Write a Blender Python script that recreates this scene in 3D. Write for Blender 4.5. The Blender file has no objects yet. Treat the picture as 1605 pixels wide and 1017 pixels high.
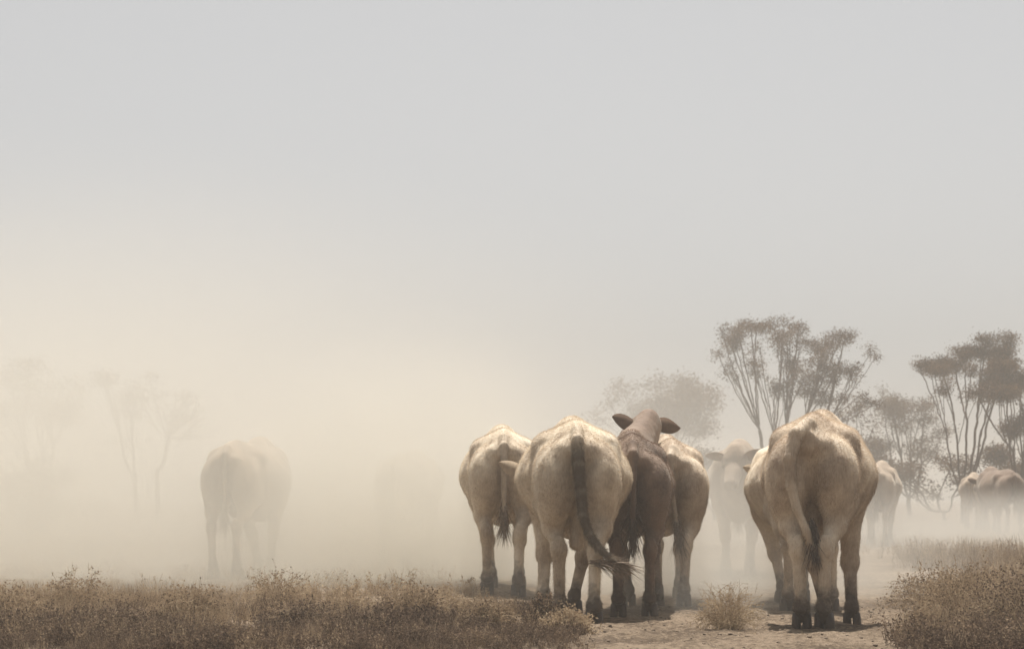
import bpy, math, random, time
import numpy as np
from mathutils import Vector, Matrix

random.seed(7)
RNG = np.random.default_rng(11)
T0 = time.time()
scene = bpy.context.scene
COL = scene.collection

# ------------------------------------------------------------------ camera
F_PX, CX, HORIZON, EYE = 2995.0, 802.5, 780.0, 0.82      # photo pixels, metres
cam_d = bpy.data.cameras.new('camera')
cam = bpy.data.objects.new('camera', cam_d)
COL.objects.link(cam)
cam.location = (0, 0, EYE)
cam.rotation_euler = (math.radians(90), 0, 0)
cam_d.sensor_width = 36.0
cam_d.lens = 36.0 * F_PX / 1605.0
cam_d.shift_y = (HORIZON - 508.5) / 1605.0
cam_d.clip_start = 0.1
cam_d.clip_end = 3000.0
cam_d.dof.use_dof = True
cam_d.dof.focus_distance = 13.2
cam_d.dof.aperture_fstop = 5.0
scene.camera = cam

# ------------------------------------------------------------------ light
SUN_EL, SUN_AZ = math.radians(70), math.radians(4)       # ahead of the camera, a little to the right
world = bpy.data.worlds.new('World')
scene.world = world
world.use_nodes = True
wn, wl = world.node_tree.nodes, world.node_tree.links
sky = wn.new('ShaderNodeTexSky')
sky.sky_type = 'NISHITA'
sky.sun_disc = False
sky.sun_elevation = SUN_EL
sky.sun_rotation = SUN_AZ
sky.altitude = 0
sky.air_density = 1.0
sky.dust_density = 2.0
sky.ozone_density = 1.0
hs = wn.new('ShaderNodeHueSaturation')
hs.inputs['Saturation'].default_value = 0.15             # a dust-filled, milky sky
wl.new(sky.outputs[0], hs.inputs['Color'])
bg = wn['Background']
bg.inputs['Strength'].default_value = 0.070
wl.new(hs.outputs[0], bg.inputs['Color'])

S = Vector((math.sin(SUN_AZ) * math.cos(SUN_EL), math.cos(SUN_AZ) * math.cos(SUN_EL), math.sin(SUN_EL)))
sun_d = bpy.data.lights.new('sun', 'SUN')
sun_d.energy = 5.0
sun_d.angle = math.radians(0.8)
sun_d.color = (1.0, 0.955, 0.89)
sun = bpy.data.objects.new('sun', sun_d)
COL.objects.link(sun)
sun.rotation_euler = (-S).to_track_quat('-Z', 'Y').to_euler()
sun.location = (2, 30, 40)

vs = scene.view_settings
scene.display_settings.display_device = 'sRGB'
vs.view_transform = 'Standard'
vs.look = 'None'
vs.exposure = 0.50
vs.gamma = 1.0
vs.use_curve_mapping = False
cy = scene.cycles
cy.use_denoising = True
try:
    cy.denoiser = 'OPENIMAGEDENOISE'
except Exception:
    pass
cy.max_bounces = 8
cy.volume_bounces = 6
cy.transparent_max_bounces = 8
cy.volume_step_rate = 1.0
cy.volume_max_steps = 128
cy.use_adaptive_sampling = False


# ------------------------------------------------------------------ helpers
def mesh_np(name, verts, faces, smooth=False, mat=None):
    """faces: (n,3) or (n,4) int array, or a list of such arrays"""
    me = bpy.data.meshes.new(name)
    fl = faces if isinstance(faces, list) else [faces]
    fl = [np.asarray(f, np.int32) for f in fl if len(f)]
    verts = np.asarray(verts, np.float32)
    me.vertices.add(len(verts))
    me.vertices.foreach_set('co', verts.ravel())
    loops = np.concatenate([f.ravel() for f in fl])
    sizes = np.concatenate([np.full(len(f), f.shape[1], np.int32) for f in fl])
    me.loops.add(len(loops))
    me.loops.foreach_set('vertex_index', loops)
    me.polygons.add(len(sizes))
    me.polygons.foreach_set('loop_start', np.concatenate([[0], np.cumsum(sizes)[:-1]]).astype(np.int32))
    me.update(calc_edges=True)
    if smooth:
        me.polygons.foreach_set('use_smooth', np.ones(len(sizes), bool))
    if mat:
        me.materials.append(mat)
    return me


def link(name, data, parent=None):
    o = bpy.data.objects.new(name, data)
    COL.objects.link(o)
    if parent:
        o.parent = parent
    return o


def tag(o, label=None, cat=None, group=None, kind=None):
    for k, v in (('label', label), ('category', cat), ('group', group), ('kind', kind)):
        if v:
            o[k] = v
    return o


def at(px, d):
    return (px - CX) / F_PX * d


def zat(py, d):
    return EYE + (HORIZON - py) / F_PX * d


def sstep(a, b, x):
    t = np.clip((x - a) / (b - a), 0, 1)
    return t * t * (3 - 2 * t)


def vnoise(x, y, seed=0):
    """smooth value noise, about -1..1"""
    xi, yi = np.floor(x).astype(np.int64), np.floor(y).astype(np.int64)
    fx, fy = x - xi, y - yi
    fx, fy = fx * fx * (3 - 2 * fx), fy * fy * (3 - 2 * fy)

    def h(a, b):
        n = (a * 374761393 + b * 668265263 + seed * 1442695041) & 0xffffffff
        n = ((n ^ (n >> 13)) * 1274126177) & 0xffffffff
        return ((n ^ (n >> 16)) & 0xffff) / 32767.5 - 1
    return (h(xi, yi) * (1 - fx) + h(xi + 1, yi) * fx) * (1 - fy) + (h(xi, yi + 1) * (1 - fx) + h(xi + 1, yi + 1) * fx) * fy


def track_mask(x, y):
    """1 on the bare cattle track, 0 in the growth beside it"""
    w = 0.10 * vnoise(x * 2.3, y * 2.3, 5) + 0.05 * vnoise(x * 7, y * 7, 6)
    left = np.interp(y, [9, 10.6, 12.2, 14, 17, 25], [0.30, 0.35, 0.42, 0.1, -0.4, -1.0])
    right = np.interp(y, [9, 10.6, 12.2, 14, 17, 25, 40], [2.05, 2.2, 2.6, 3.2, 3.9, 5.0, 6.0])
    return sstep(-0.12, 0.12, x - left + w) * sstep(-0.16, 0.16, right - x + w)


def ground_z(x, y, fine=False):
    x, y = np.asarray(x, float), np.asarray(y, float)
    dip = sstep(12.3, 13.5, y) * (1 - sstep(17.0, 25, y)) * sstep(-0.1, 0.7, x) * (1 - sstep(3.4, 5.5, x))
    z = -0.10 * dip
    z = z + 0.012 * vnoise(x * 0.9, y * 0.9, 1) + 0.10 * vnoise(x * 0.05, y * 0.05, 2) * sstep(22, 60, np.hypot(x, y))
    if fine:
        m = 0.35 + 0.65 * track_mask(x, y)
        z = z + m * (0.014 * vnoise(x * 4.2, y * 4.2, 3) + 0.014 * np.maximum(vnoise(x * 10, y * 10, 4), -.2) + 0.009 * vnoise(x * 22, y * 22, 8))
    return z


# ------------------------------------------------------------------ materials
def new_mat(name):
    m = bpy.data.materials.new(name)
    m.use_nodes = True
    return m, m.node_tree.nodes, m.node_tree.links


def ramp(nodes, stops):
    r = nodes.new('ShaderNodeValToRGB')
    cr = r.color_ramp
    while len(cr.elements) < len(stops):
        cr.elements.new(0.5)
    for e, (p, c) in zip(cr.elements, stops):
        e.position = p
        e.color = (*c, 1)
    return r


def noise(nodes, links, vec, scale, detail=4, rough=0.55):
    n = nodes.new('ShaderNodeTexNoise')
    n.inputs['Scale'].default_value = scale
    n.inputs['Detail'].default_value = detail
    n.inputs['Roughness'].default_value = rough
    if vec:
        links.new(vec, n.inputs['Vector'])
    return n


def soil_material():
    m, n, l = new_mat('dusty_soil')
    b = n['Principled BSDF']
    tc = n.new('ShaderNodeTexCoord')
    a = noise(n, l, tc.outputs['Object'], 0.8, 6)
    c = noise(n, l, tc.outputs['Object'], 22, 10, 0.75)
    mix = n.new('ShaderNodeMath'); mix.operation = 'MULTIPLY_ADD'
    l.new(c.outputs['Fac'], mix.inputs[0]); mix.inputs[1].default_value = 1.3
    l.new(a.outputs['Fac'], mix.inputs[2])
    r = ramp(n, [(0.55, (0.11, 0.078, 0.053)), (0.8, (0.20, 0.148, 0.10)), (1.1, (0.29, 0.22, 0.155))])
    r.color_ramp.elements[0].position = 0.80; r.color_ramp.elements[1].position = 0.9; r.color_ramp.elements[2].position = 1.0
    mix2 = n.new('ShaderNodeMath'); mix2.operation = 'MULTIPLY'; mix2.inputs[1].default_value = 0.78
    l.new(mix.outputs[0], mix2.inputs[0]); mix = mix2
    l.new(mix.outputs[0], r.inputs[0])
    l.new(r.outputs[0], b.inputs['Base Color'])
    b.inputs['Roughness'].default_value = 0.95
    b.inputs['Specular IOR Level'].default_value = 0.15
    bp = n.new('ShaderNodeBump'); bp.inputs['Strength'].default_value = 1.0; bp.inputs['Distance'].default_value = 0.03
    f = noise(n, l, tc.outputs['Object'], 45, 6, 0.7)
    l.new(f.outputs['Fac'], bp.inputs['Height'])
    l.new(bp.outputs[0], b.inputs['Normal'])
    return m


def leaf_material(name, dark, mid, light, trans=0.35, scale=9.0):
    m, n, l = new_mat(name)
    out = n['Material Output']
    n.remove(n['Principled BSDF'])
    tc = n.new('ShaderNodeTexCoord')
    geo = n.new('ShaderNodeNewGeometry')
    nz = noise(n, l, tc.outputs['Object'], scale, 3)
    add = n.new('ShaderNodeMath'); add.operation = 'MULTIPLY_ADD'
    l.new(geo.outputs['Random Per Island'], add.inputs[0]); add.inputs[1].default_value = 0.55
    l.new(nz.outputs['Fac'], add.inputs[2])
    sub = n.new('ShaderNodeMath'); sub.operation = 'SUBTRACT'; sub.inputs[1].default_value = 0.25
    l.new(add.outputs[0], sub.inputs[0])
    r = ramp(n, [(0.15, dark), (0.5, mid), (0.9, light)])
    l.new(sub.outputs[0], r.inputs[0])
    d = n.new('ShaderNodeBsdfDiffuse'); t = n.new('ShaderNodeBsdfTranslucent')
    l.new(r.outputs[0], d.inputs['Color']); l.new(r.outputs[0], t.inputs['Color'])
    mx = n.new('ShaderNodeMixShader'); mx.inputs[0].default_value = trans
    l.new(d.outputs[0], mx.inputs[1]); l.new(t.outputs[0], mx.inputs[2])
    l.new(mx.outputs[0], out.inputs['Surface'])
    return m


def bark_material():
    m, n, l = new_mat('bark')
    b = n['Principled BSDF']
    tc = n.new('ShaderNodeTexCoord')
    mp = n.new('ShaderNodeMapping'); mp.inputs['Scale'].default_value = (14, 14, 2.5)
    l.new(tc.outputs['Object'], mp.inputs['Vector'])
    a = noise(n, l, mp.outputs[0], 1.0, 6, 0.7)
    r = ramp(n, [(0.3, (0.05, 0.03, 0.02)), (0.7, (0.14, 0.088, 0.058))])
    l.new(a.outputs['Fac'], r.inputs[0]); l.new(r.outputs[0], b.inputs['Base Color'])
    b.inputs['Roughness'].default_value = 0.9
    bp = n.new('ShaderNodeBump'); bp.inputs['Strength'].default_value = 0.6; bp.inputs['Distance'].default_value = 0.02
    l.new(a.outputs['Fac'], bp.inputs['Height']); l.new(bp.outputs[0], b.inputs['Normal'])
    return m


def coat_material(name, light, mid, dark, mud_shade=(0.07, 0.05, 0.04), seed=0.0, stocking=0.2, hair_shader=False):
    """short cattle coat: soft patches, fine hair streaks, muddy lower legs with shade painted in"""
    m, n, l = new_mat(name)
    b = n['Principled BSDF']
    tc = n.new('ShaderNodeTexCoord')
    mp = n.new('ShaderNodeMapping'); mp.inputs['Location'].default_value = (seed, seed * 1.7, seed * 0.6)
    l.new(tc.outputs['Object'], mp.inputs['Vector'])
    big = noise(n, l, mp.outputs[0], 3.2, 5, 0.6)
    mp2 = n.new('ShaderNodeMapping'); mp2.inputs['Scale'].default_value = (120, 60, 26)
    l.new(tc.outputs['Object'], mp2.inputs['Vector'])
    hair = noise(n, l, mp2.outputs[0], 1.0, 3, 0.6)
    ma = n.new('ShaderNodeMath'); ma.operation = 'MULTIPLY_ADD'
    l.new(hair.outputs['Fac'], ma.inputs[0]); ma.inputs[1].default_value = 0.28
    l.new(big.outputs['Fac'], ma.inputs[2])
    r = ramp(n, [(0.40, dark), (0.62, mid), (0.85, light)])
    l.new(ma.outputs[0], r.inputs[0])
    # muddy legs with their shade painted in: from the hoof up, ragged upper edge
    sep = n.new('ShaderNodeSeparateXYZ'); l.new(tc.outputs['Object'], sep.inputs[0])
    mn = noise(n, l, mp.outputs[0], 9, 5, 0.65)
    e = n.new('ShaderNodeMath'); e.operation = 'MULTIPLY_ADD'
    l.new(mn.outputs['Fac'], e.inputs[0]); e.inputs[1].default_value = -0.42; l.new(sep.outputs['Z'], e.inputs[2])
    mr = n.new('ShaderNodeMapRange'); mr.inputs['From Min'].default_value = stocking - 0.14; mr.inputs['From Max'].default_value = stocking + 0.02
    mr.inputs['To Min'].default_value = 0.9; mr.inputs['To Max'].default_value = 0.0
    l.new(e.outputs[0], mr.inputs['Value'])
    mx = n.new('ShaderNodeMix'); mx.data_type = 'RGBA'
    l.new(mr.outputs[0], mx.inputs['Factor']); l.new(r.outputs[0], mx.inputs['A']); mx.inputs['B'].default_value = (*mud_shade, 1)
    at_ = n.new('ShaderNodeAttribute'); at_.attribute_name = 'tail'
    mt = n.new('ShaderNodeMix'); mt.data_type = 'RGBA'
    l.new(at_.outputs['Fac'], mt.inputs['Factor']); l.new(mx.outputs['Result'], mt.inputs['A']); mt.inputs['B'].default_value = (dark[0] * .35, dark[1] * .34, dark[2] * .36, 1)
    l.new(mt.outputs['Result'], b.inputs['Base Color'])
    if hair_shader:
        tr = n.new('ShaderNodeBsdfTranslucent'); df = n.new('ShaderNodeBsdfDiffuse'); ms = n.new('ShaderNodeMixShader')
        l.new(mt.outputs['Result'], tr.inputs['Color']); l.new(mt.outputs['Result'], df.inputs['Color'])
        ms.inputs[0].default_value = .5
        l.new(df.outputs[0], ms.inputs[1]); l.new(tr.outputs[0], ms.inputs[2])
        l.new(ms.outputs[0], n['Material Output'].inputs['Surface'])
        n.remove(b)
        return m
    b.inputs['Roughness'].default_value = 0.75
    b.inputs['Specular IOR Level'].default_value = 0.25
    b.inputs['Sheen Weight'].default_value = 0.25
    b.inputs['Sheen Roughness'].default_value = 0.4
    b.inputs['Sheen Tint'].default_value = (1, 0.93, 0.8, 1)
    bp = n.new('ShaderNodeBump'); bp.inputs['Strength'].default_value = 0.5; bp.inputs['Distance'].default_value = 0.006
    l.new(hair.outputs['Fac'], bp.inputs['Height'])
    bp2 = n.new('ShaderNodeBump'); bp2.inputs['Strength'].default_value = 0.6; bp2.inputs['Distance'].default_value = 0.02
    wr = noise(n, l, mp.outputs[0], 13, 3, 0.5)
    l.new(wr.outputs['Fac'], bp2.inputs['Height']); l.new(bp.outputs[0], bp2.inputs['Normal'])
    l.new(bp2.outputs[0], b.inputs['Normal'])
    return m


def plain_material(name, col, rough=0.7, vary=0.3, scale=20):
    m, n, l = new_mat(name)
    b = n['Principled BSDF']
    tc = n.new('ShaderNodeTexCoord')
    a = noise(n, l, tc.outputs['Object'], scale, 4)
    r = ramp(n, [(0.3, tuple(c * (1 - vary) for c in col)), (0.7, tuple(min(1, c * (1 + vary)) for c in col))])
    l.new(a.outputs['Fac'], r.inputs[0]); l.new(r.outputs[0], b.inputs['Base Color'])
    b.inputs['Roughness'].default_value = rough
    return m


MAT_SOIL = soil_material()
MAT_BARK = bark_material()
MAT_HOOF = plain_material('hoof_horn', (0.06, 0.045, 0.038), 0.6)
MAT_EYE = plain_material('eye_dark', (0.012, 0.01, 0.009), 0.15)
HAIR_OF, EAR_OF = {}, {}


def coat_pair(name, *a, **k):
    m = coat_material(name, *a, **k)
    HAIR_OF[m.name] = coat_material(name + '_hair', *a, hair_shader=True, **k)
    k['stocking'] = -2.0
    EAR_OF[m.name] = coat_material(name + '_ear', *a, hair_shader=True, **k)
    return m


MAT_CREAM = coat_pair('coat_cream', (0.82, 0.73, 0.59), (0.57, 0.47, 0.35), (0.30, 0.222, 0.158), seed=1.0, stocking=0.07)
MAT_FAWN = coat_pair('coat_fawn', (0.78, 0.68, 0.54), (0.51, 0.405, 0.30), (0.27, 0.195, 0.14), seed=4.0, stocking=0.08)
MAT_TAN = coat_pair('coat_tan', (0.46, 0.36, 0.265), (0.33, 0.25, 0.18), (0.20, 0.145, 0.105), seed=2.0, stocking=0.10)
MAT_BROWN = coat_pair('coat_brown', (0.26, 0.182, 0.13), (0.18, 0.122, 0.088), (0.105, 0.07, 0.052), seed=7.0, stocking=0.12)
MAT_TUFT = plain_material('tail_hair', (0.22, 0.16, 0.11), 0.8, 0.5, 60)
MAT_TUFT_DARK = plain_material('tail_hair_dark', (0.09, 0.065, 0.05), 0.8, 0.5, 60)
MAT_TREE_LEAF = leaf_material('acacia_leaf', (0.04, 0.022, 0.012), (0.10, 0.058, 0.03), (0.20, 0.125, 0.065), 0.3, 1.2)
MAT_PLANT = leaf_material('saltbush_leaf', (0.09, 0.062, 0.045), (0.25, 0.18, 0.115), (0.46, 0.355, 0.24), 0.4, 2.5)
MAT_DRY = leaf_material('dry_stem', (0.20, 0.142, 0.092), (0.38, 0.285, 0.185), (0.55, 0.44, 0.305), 0.4, 4.0)
MAT_DARKPLANT = leaf_material('dark_saltbush_leaf', (0.05, 0.035, 0.03), (0.13, 0.092, 0.068), (0.29, 0.21, 0.145), 0.3, 3.0)
MAT_CLOD = plain_material('soil_clod', (0.20, 0.15, 0.105), 0.95, 0.5, 9)

# ------------------------------------------------------------------ ground
def axis(dense0, dense1, step, lo, hi, grow):
    a = list(np.arange(dense0, dense1, step))
    s, v = step, a[-1]
    while v < hi:
        s *= grow; v += s; a.append(min(v, hi))
    s, v = step, a[0]
    while v > lo:
        s *= grow; v -= s; a.insert(0, max(v, lo))
    return np.array(a)


gx = axis(-4.2, 5.2, 0.03, -420, 420, 1.16)
gy = axis(9.6, 17.5, 0.03, -40, 480, 1.13)
GX, GY = np.meshgrid(gx, gy)
GZ = ground_z(GX, GY, True)
nx, ny = len(gx), len(gy)
ii = (np.arange(ny - 1)[:, None] * nx + np.arange(nx - 1)[None, :]).ravel()
gq = np.stack([ii, ii + 1, ii + 1 + nx, ii + nx], 1)
ground = link('ground', mesh_np('ground', np.stack([GX, GY, GZ], -1).reshape(-1, 3), gq, True, MAT_SOIL))
tag(ground, 'pale dusty bare soil of the paddock and cattle track', None, None, 'structure')


# ------------------------------------------------------------------ cattle (signed distance field -> surface nets)
def smin(a, b, k):
    h = np.clip(0.5 + 0.5 * (b - a) / k, 0, 1)
    return b * (1 - h) + a * h - k * h * (1 - h)


class Field:
    def __init__(self, lo, hi, step):
        self.lo = np.array(lo, float); self.step = step
        self.n = np.ceil((np.array(hi) - self.lo) / step).astype(int) + 1
        self.f = np.full(self.n, 1.0, np.float32)

    def box(self, lo, hi):
        a = np.clip(np.floor((np.array(lo) - self.lo) / self.step).astype(int), 0, self.n)
        b = np.clip(np.ceil((np.array(hi) - self.lo) / self.step).astype(int) + 1, 0, self.n)
        sl = tuple(slice(i, j) for i, j in zip(a, b))
        ax = [self.lo[i] + self.step * np.arange(a[i], b[i]) for i in range(3)]
        return sl, ax[0][:, None, None], ax[1][None, :, None], ax[2][None, None, :]

    def add(self, sl, d, k):
        self.f[sl] = smin(self.f[sl], d.astype(np.float32), k)

    def cut(self, sl, d, k):
        self.f[sl] = -smin(-self.f[sl], d.astype(np.float32), k)

    def capsule(self, a, b, ra, rb, k=0.03, sq=(1, 1, 1)):
        """tapered capsule; sq stretches the cross-section along x, y or z"""
        a, b = np.array(a, float), np.array(b, float)
        R = max(ra, rb) * max(sq) + k * 2 + 0.03
        sl, X, Y, Z = self.box(np.minimum(a, b) - R, np.maximum(a, b) + R)
        ab = b - a
        t = np.clip(((X - a[0]) * ab[0] + (Y - a[1]) * ab[1] + (Z - a[2]) * ab[2]) / max(ab @ ab, 1e-9), 0, 1)
        dx, dy, dz = (X - a[0] - t * ab[0]) / sq[0], (Y - a[1] - t * ab[1]) / sq[1], (Z - a[2] - t * ab[2]) / sq[2]
        self.add(sl, (np.sqrt(dx * dx + dy * dy + dz * dz) - (ra + (rb - ra) * t)) * min(sq), k)

    def chain(self, pts, rad, k=0.03, sq=(1, 1, 1)):
        for i in range(len(pts) - 1):
            self.capsule(pts[i], pts[i + 1], rad[i], rad[i + 1], k, sq)

    def ellipsoid(self, c, r, k=0.03, M=None, cut=False):
        c = np.array(c, float); r = np.array(r, float)
        R = max(r) + k * 2 + 0.03
        sl, X, Y, Z = self.box(c - R, c + R)
        x, y, z = X - c[0], Y - c[1], Z - c[2]
        if M is not None:
            x, y, z = (M[0][0] * x + M[0][1] * y + M[0][2] * z, M[1][0] * x + M[1][1] * y + M[1][2] * z, M[2][0] * x + M[2][1] * y + M[2][2] * z)
        k0 = np.sqrt((x / r[0]) ** 2 + (y / r[1]) ** 2 + (z / r[2]) ** 2)
        k1 = np.sqrt((x / r[0] ** 2) ** 2 + (y / r[1] ** 2) ** 2 + (z / r[2] ** 2) ** 2)
        d = np.where(k1 > 1e-6, k0 * (k0 - 1) / np.maximum(k1, 1e-6), -min(r))
        (self.cut if cut else self.add)(sl, d, k)

    def surface(self):
        f = self.f
        s = f < 0
        c = np.zeros(self.n - 1, np.int8)
        for i in (0, 1):
            for j in (0, 1):
                for k in (0, 1):
                    c += s[i:i + self.n[0] - 1, j:j + self.n[1] - 1, k:k + self.n[2] - 1]
        act = (c > 0) & (c < 8)
        idx = np.full(act.shape, -1, np.int64)
        P = np.argwhere(act)
        idx[act] = np.arange(len(P))
        acc = np.zeros((len(P), 3)); cnt = np.zeros(len(P))
        corners = [(0, 0, 0), (1, 0, 0), (0, 1, 0), (1, 1, 0), (0, 0, 1), (1, 0, 1), (0, 1, 1), (1, 1, 1)]
        V = [f[P[:, 0] + o[0], P[:, 1] + o[1], P[:, 2] + o[2]] for o in corners]
        for a in range(8):
            for b in range(a + 1, 8):
                oa, ob = np.array(corners[a]), np.array(corners[b])
                if np.abs(oa - ob).sum() != 1:
                    continue
                va, vb = V[a], V[b]
                hit = (va < 0) != (vb < 0)
                t = np.where(hit, va / np.where(hit, va - vb, 1), 0)
                acc += hit[:, None] * (oa + t[:, None] * (ob - oa)); cnt += hit
        verts = self.lo + self.step * (P + acc / cnt[:, None])
        quads = []
        for ax in range(3):
            u, v = (ax + 1) % 3, (ax + 2) % 3
            lo = [slice(None)] * 3; hi = [slice(None)] * 3
            lo[ax] = slice(0, -1); hi[ax] = slice(1, None)
            e = s[tuple(lo)] != s[tuple(hi)]
            E = np.argwhere(e)
            E = E[(E[:, u] > 0) & (E[:, v] > 0) & (E[:, u] < self.n[u] - 1) & (E[:, v] < self.n[v] - 1)]
            flip = s[E[:, 0], E[:, 1], E[:, 2]]

            def cell(du, dv):
                q = E.copy(); q[:, u] -= du; q[:, v] -= dv
                return idx[q[:, 0], q[:, 1], q[:, 2]]
            q = np.stack([cell(1, 1), cell(0, 1), cell(0, 0), cell(1, 0)], 1)
            q[~flip] = q[~flip][:, ::-1]
            quads.append(q[(q >= 0).all(1)])
        return verts, np.concatenate(quads)


PROFILE = np.array([  # y, half width, top, bottom
    [-0.02, .03, 1.27, 1.18], [0.03, .085, 1.325, 1.08], [0.08, .135, 1.355, 1.0], [0.18, .20, 1.385, .88], [0.30, .250, 1.405, .80],
    [0.45, .295, 1.42, .735], [0.65, .315, 1.405, .68], [0.9, .365, 1.392, .645], [1.15, .388, 1.388, .615], [1.4, .335, 1.40, .59],
    [1.58, .275, 1.425, .57], [1.75, .225, 1.42, .63], [1.9, .16, 1.36, .74], [2.0, .05, 1.2, .9]])


def unit(v):
    v = np.array(v, float)
    return v / np.linalg.norm(v)


def cow_body(p, step):
    """p: pose dict. Local frame: pins at y = 0, head towards +y, ground at z = 0."""
    W = p.get('width', 1.0)
    poll, muzzle = np.array(p['poll'], float), np.array(p['muzzle'], float)
    pts = np.array([poll, muzzle] + p.get('tail', []))
    lo = [min(-0.50 * W, pts[:, 0].min() - .32), min(-0.30, pts[:, 1].min() - .1), 0.0]
    hi = [max(0.50 * W, pts[:, 0].max() + .32), max(2.15, pts[:, 1].max() + .25), max(1.56, pts[:, 2].max() + .25)]
    F = Field(lo, hi, step)
    # trunk
    sl, X, Y, Z = F.box([-.55 * W, -.15, .3], [.55 * W, 2.15, 1.6])
    ys = np.linspace(-0.02, 2.0, 203)
    prof = [np.interp(ys, PROFILE[:, 0], PROFILE[:, i]) for i in (1, 2, 3)]
    ker = np.hanning(15); ker /= ker.sum()
    prof = [np.convolve(np.pad(q, 7, 'edge'), ker, 'valid') for q in prof]
    yy = np.clip(Y, -0.02, 2.0)
    w, zt, zb = [np.interp(yy, ys, q) for q in prof]
    w = w * W
    belly = p.get('belly', 0.0)
    zb = zb - belly * np.exp(-((yy - 1.05) / .4) ** 2)
    zc = zb + (zt - zb) * 0.50
    pt = np.interp(yy, [0, .5, .9, 1.5, 2], [1.3, 1.5, 1.8, 1.75, 1.6])
    ax = np.abs(X) / w
    up = Z > zc
    h = np.where(up, zt - zc, zc - zb)
    az = np.abs(Z - zc) / h
    pw = np.where(up, pt, 1.65)
    d = ((ax ** pw + az ** pw + 1e-9) ** (1 / pw) - 1) * np.minimum(w, h) * 0.8
    d = np.maximum(d, np.abs(Y - yy) * 2 - 0.02)
    F.add(sl, d, 0.001)
    # withers, hooks (hip bones), pin bones, tail head
    F.ellipsoid((0, 1.48, 1.40), (.07, .24, .07 + p.get('hump', 0)), .10)
    for s in (-1, 1):
        F.ellipsoid((s * .20 * W, .50, 1.245), (.05, .10, .04), .15)
        F.ellipsoid((s * .10, .045, 1.17), (.045, .06, .06), .10)
        # rump and thigh masses
        F.ellipsoid((s * .148, .20, .99), (.152, .25, .25), .05)
        F.ellipsoid((s * .155, .27, .87), (.122, .26, .21), .05)
        # shoulder
        F.ellipsoid((s * .20 * W, 1.52, 1.05), (.11, .19, .30), .08)
    # brisket
    F.ellipsoid((0, 1.68, .74), (.13, .17, .16), .10)
    # hind legs
    for s, ft in ((-1, p['hl']), (1, p['hr'])):
        fx, fy, fz = ft
        fet = np.array([fx, fy - .045, .145 + fz])
        hock = np.array([fx * .8 + s * .03, fy * .7 + .10 * .3 - .10, .515 + fz * .55])
        stifle = np.array([s * .20, .50 + (fy - .15) * .45, .83])
        F.capsule((s * .165, .36, 1.0), stifle, .16, .112, .05, (.8, 1.1, 1))
        mid = stifle * .42 + hock * .58 + np.array([s * .012, -.045, .02])
        F.capsule((s * .150, .16, .90), mid, .125, .066, .04, (.95, 1.2, 1))
        F.capsule(stifle, mid, .10, .066, .04, (.9, 1.2, 1))
        F.capsule(mid, hock, .070, .048, .04, (.88, 1.25, 1))
        F.ellipsoid(hock + [0, -.035, .035], (.042, .034, .065), .03)
        F.ellipsoid(hock + [0, .01, -.01], (.053, .058, .065), .03)
        F.capsule(hock, fet, .045, .039, .03, (.95, 1.15, 1))
        F.ellipsoid(fet, (.053, .052, .048), .03)
        F.ellipsoid(fet + [0, -.04, -.02], (.038, .024, .026), .015)
        F.capsule(fet, np.array([fx, fy - .005, .085 + fz]), .041, .049, .02)
    # forelegs
    for s, ft in ((-1, p['fl']), (1, p['fr'])):
        fx, fy, fz = ft
        fet = np.array([fx, fy - .03, .14 + fz])
        knee = np.array([fx * .6 + s * .17 * W * .4, fy * .55 + 1.50 * .45 + .02, .43 + fz * .6])
        elbow = np.array([s * .195 * W, 1.46 + (fy - 1.5) * .25, .80])
        F.capsule((s * .19 * W, 1.56, 1.0), elbow, .13, .105, .07, (.8, 1.15, 1))
        F.capsule(elbow, knee, .108, .064, .05, (.85, 1.15, 1))
        F.ellipsoid(knee, (.066, .064, .072), .03)
        F.capsule(knee, fet, .047, .040, .025, (1, 1.05, 1))
        F.ellipsoid(fet, (.051, .05, .047), .025)
        F.capsule(fet, np.array([fx, fy - .005, .085 + fz]), .041, .049, .02)
    # udder / sheath
    F.ellipsoid((0, .46, .70), (.09, .15, .09), .05)
    if p.get('purse'):
        F.capsule((0, .30, .78), (0.0, .27, .56), .035, .05, .03)
    # neck and head
    base_t, base_b = np.array([0, 1.62, 1.24]), np.array([0, 1.70, .92])
    fwd = unit(muzzle - poll)
    side = unit(np.cross(fwd, [0, 0, 1])) * (1 if np.cross(fwd, [0, 0, 1]) @ [1, 0, 0] >= 0 else 1)
    upv = np.cross(side, fwd)
    nb = poll - upv * .05 - fwd * .02
    F.capsule(base_t, nb, .19, .12, .10, (.85, 1, 1))
    F.capsule(base_b, nb - upv * .14 + fwd * .04, .19, .095, .09, (.72, 1, 1))
    F.ellipsoid(poll + fwd * .07 - upv * .06, (.145, .125, .115), .05)
    F.capsule(poll + fwd * .12 - upv * .08, muzzle - fwd * .06, .112, .074, .04)
    F.capsule(poll + fwd * .16 - upv * .16, muzzle - fwd * .08 - upv * .04, .075, .05, .05)
    F.ellipsoid(muzzle - fwd * .03, (.078, .075, .07), .03)
    for s in (-1, 1):
        F.ellipsoid(poll + fwd * .15 + side * s * .095 - upv * .03, (.04, .045, .035), .03)      # brow
        F.ellipsoid(muzzle + side * s * .04 + upv * .02 + fwd * .02, (.018, .022, .018), .012, cut=True)
    # tail: dock, then the hanging tail
    tl = [np.array(q, float) for q in p['tail']]
    rad = np.interp(np.linspace(0, 1, len(tl)), [0, .1, .2, .35, .7, 1], [.025, .036, .042, .033, .022, .016]) * p.get('tailw', 1.0)
    F.chain(tl, rad, .014)
    V, Q = F.surface()
    # how much each point belongs to the tail (its hair is darker)
    dist = np.full(len(V), 9.0)
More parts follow.
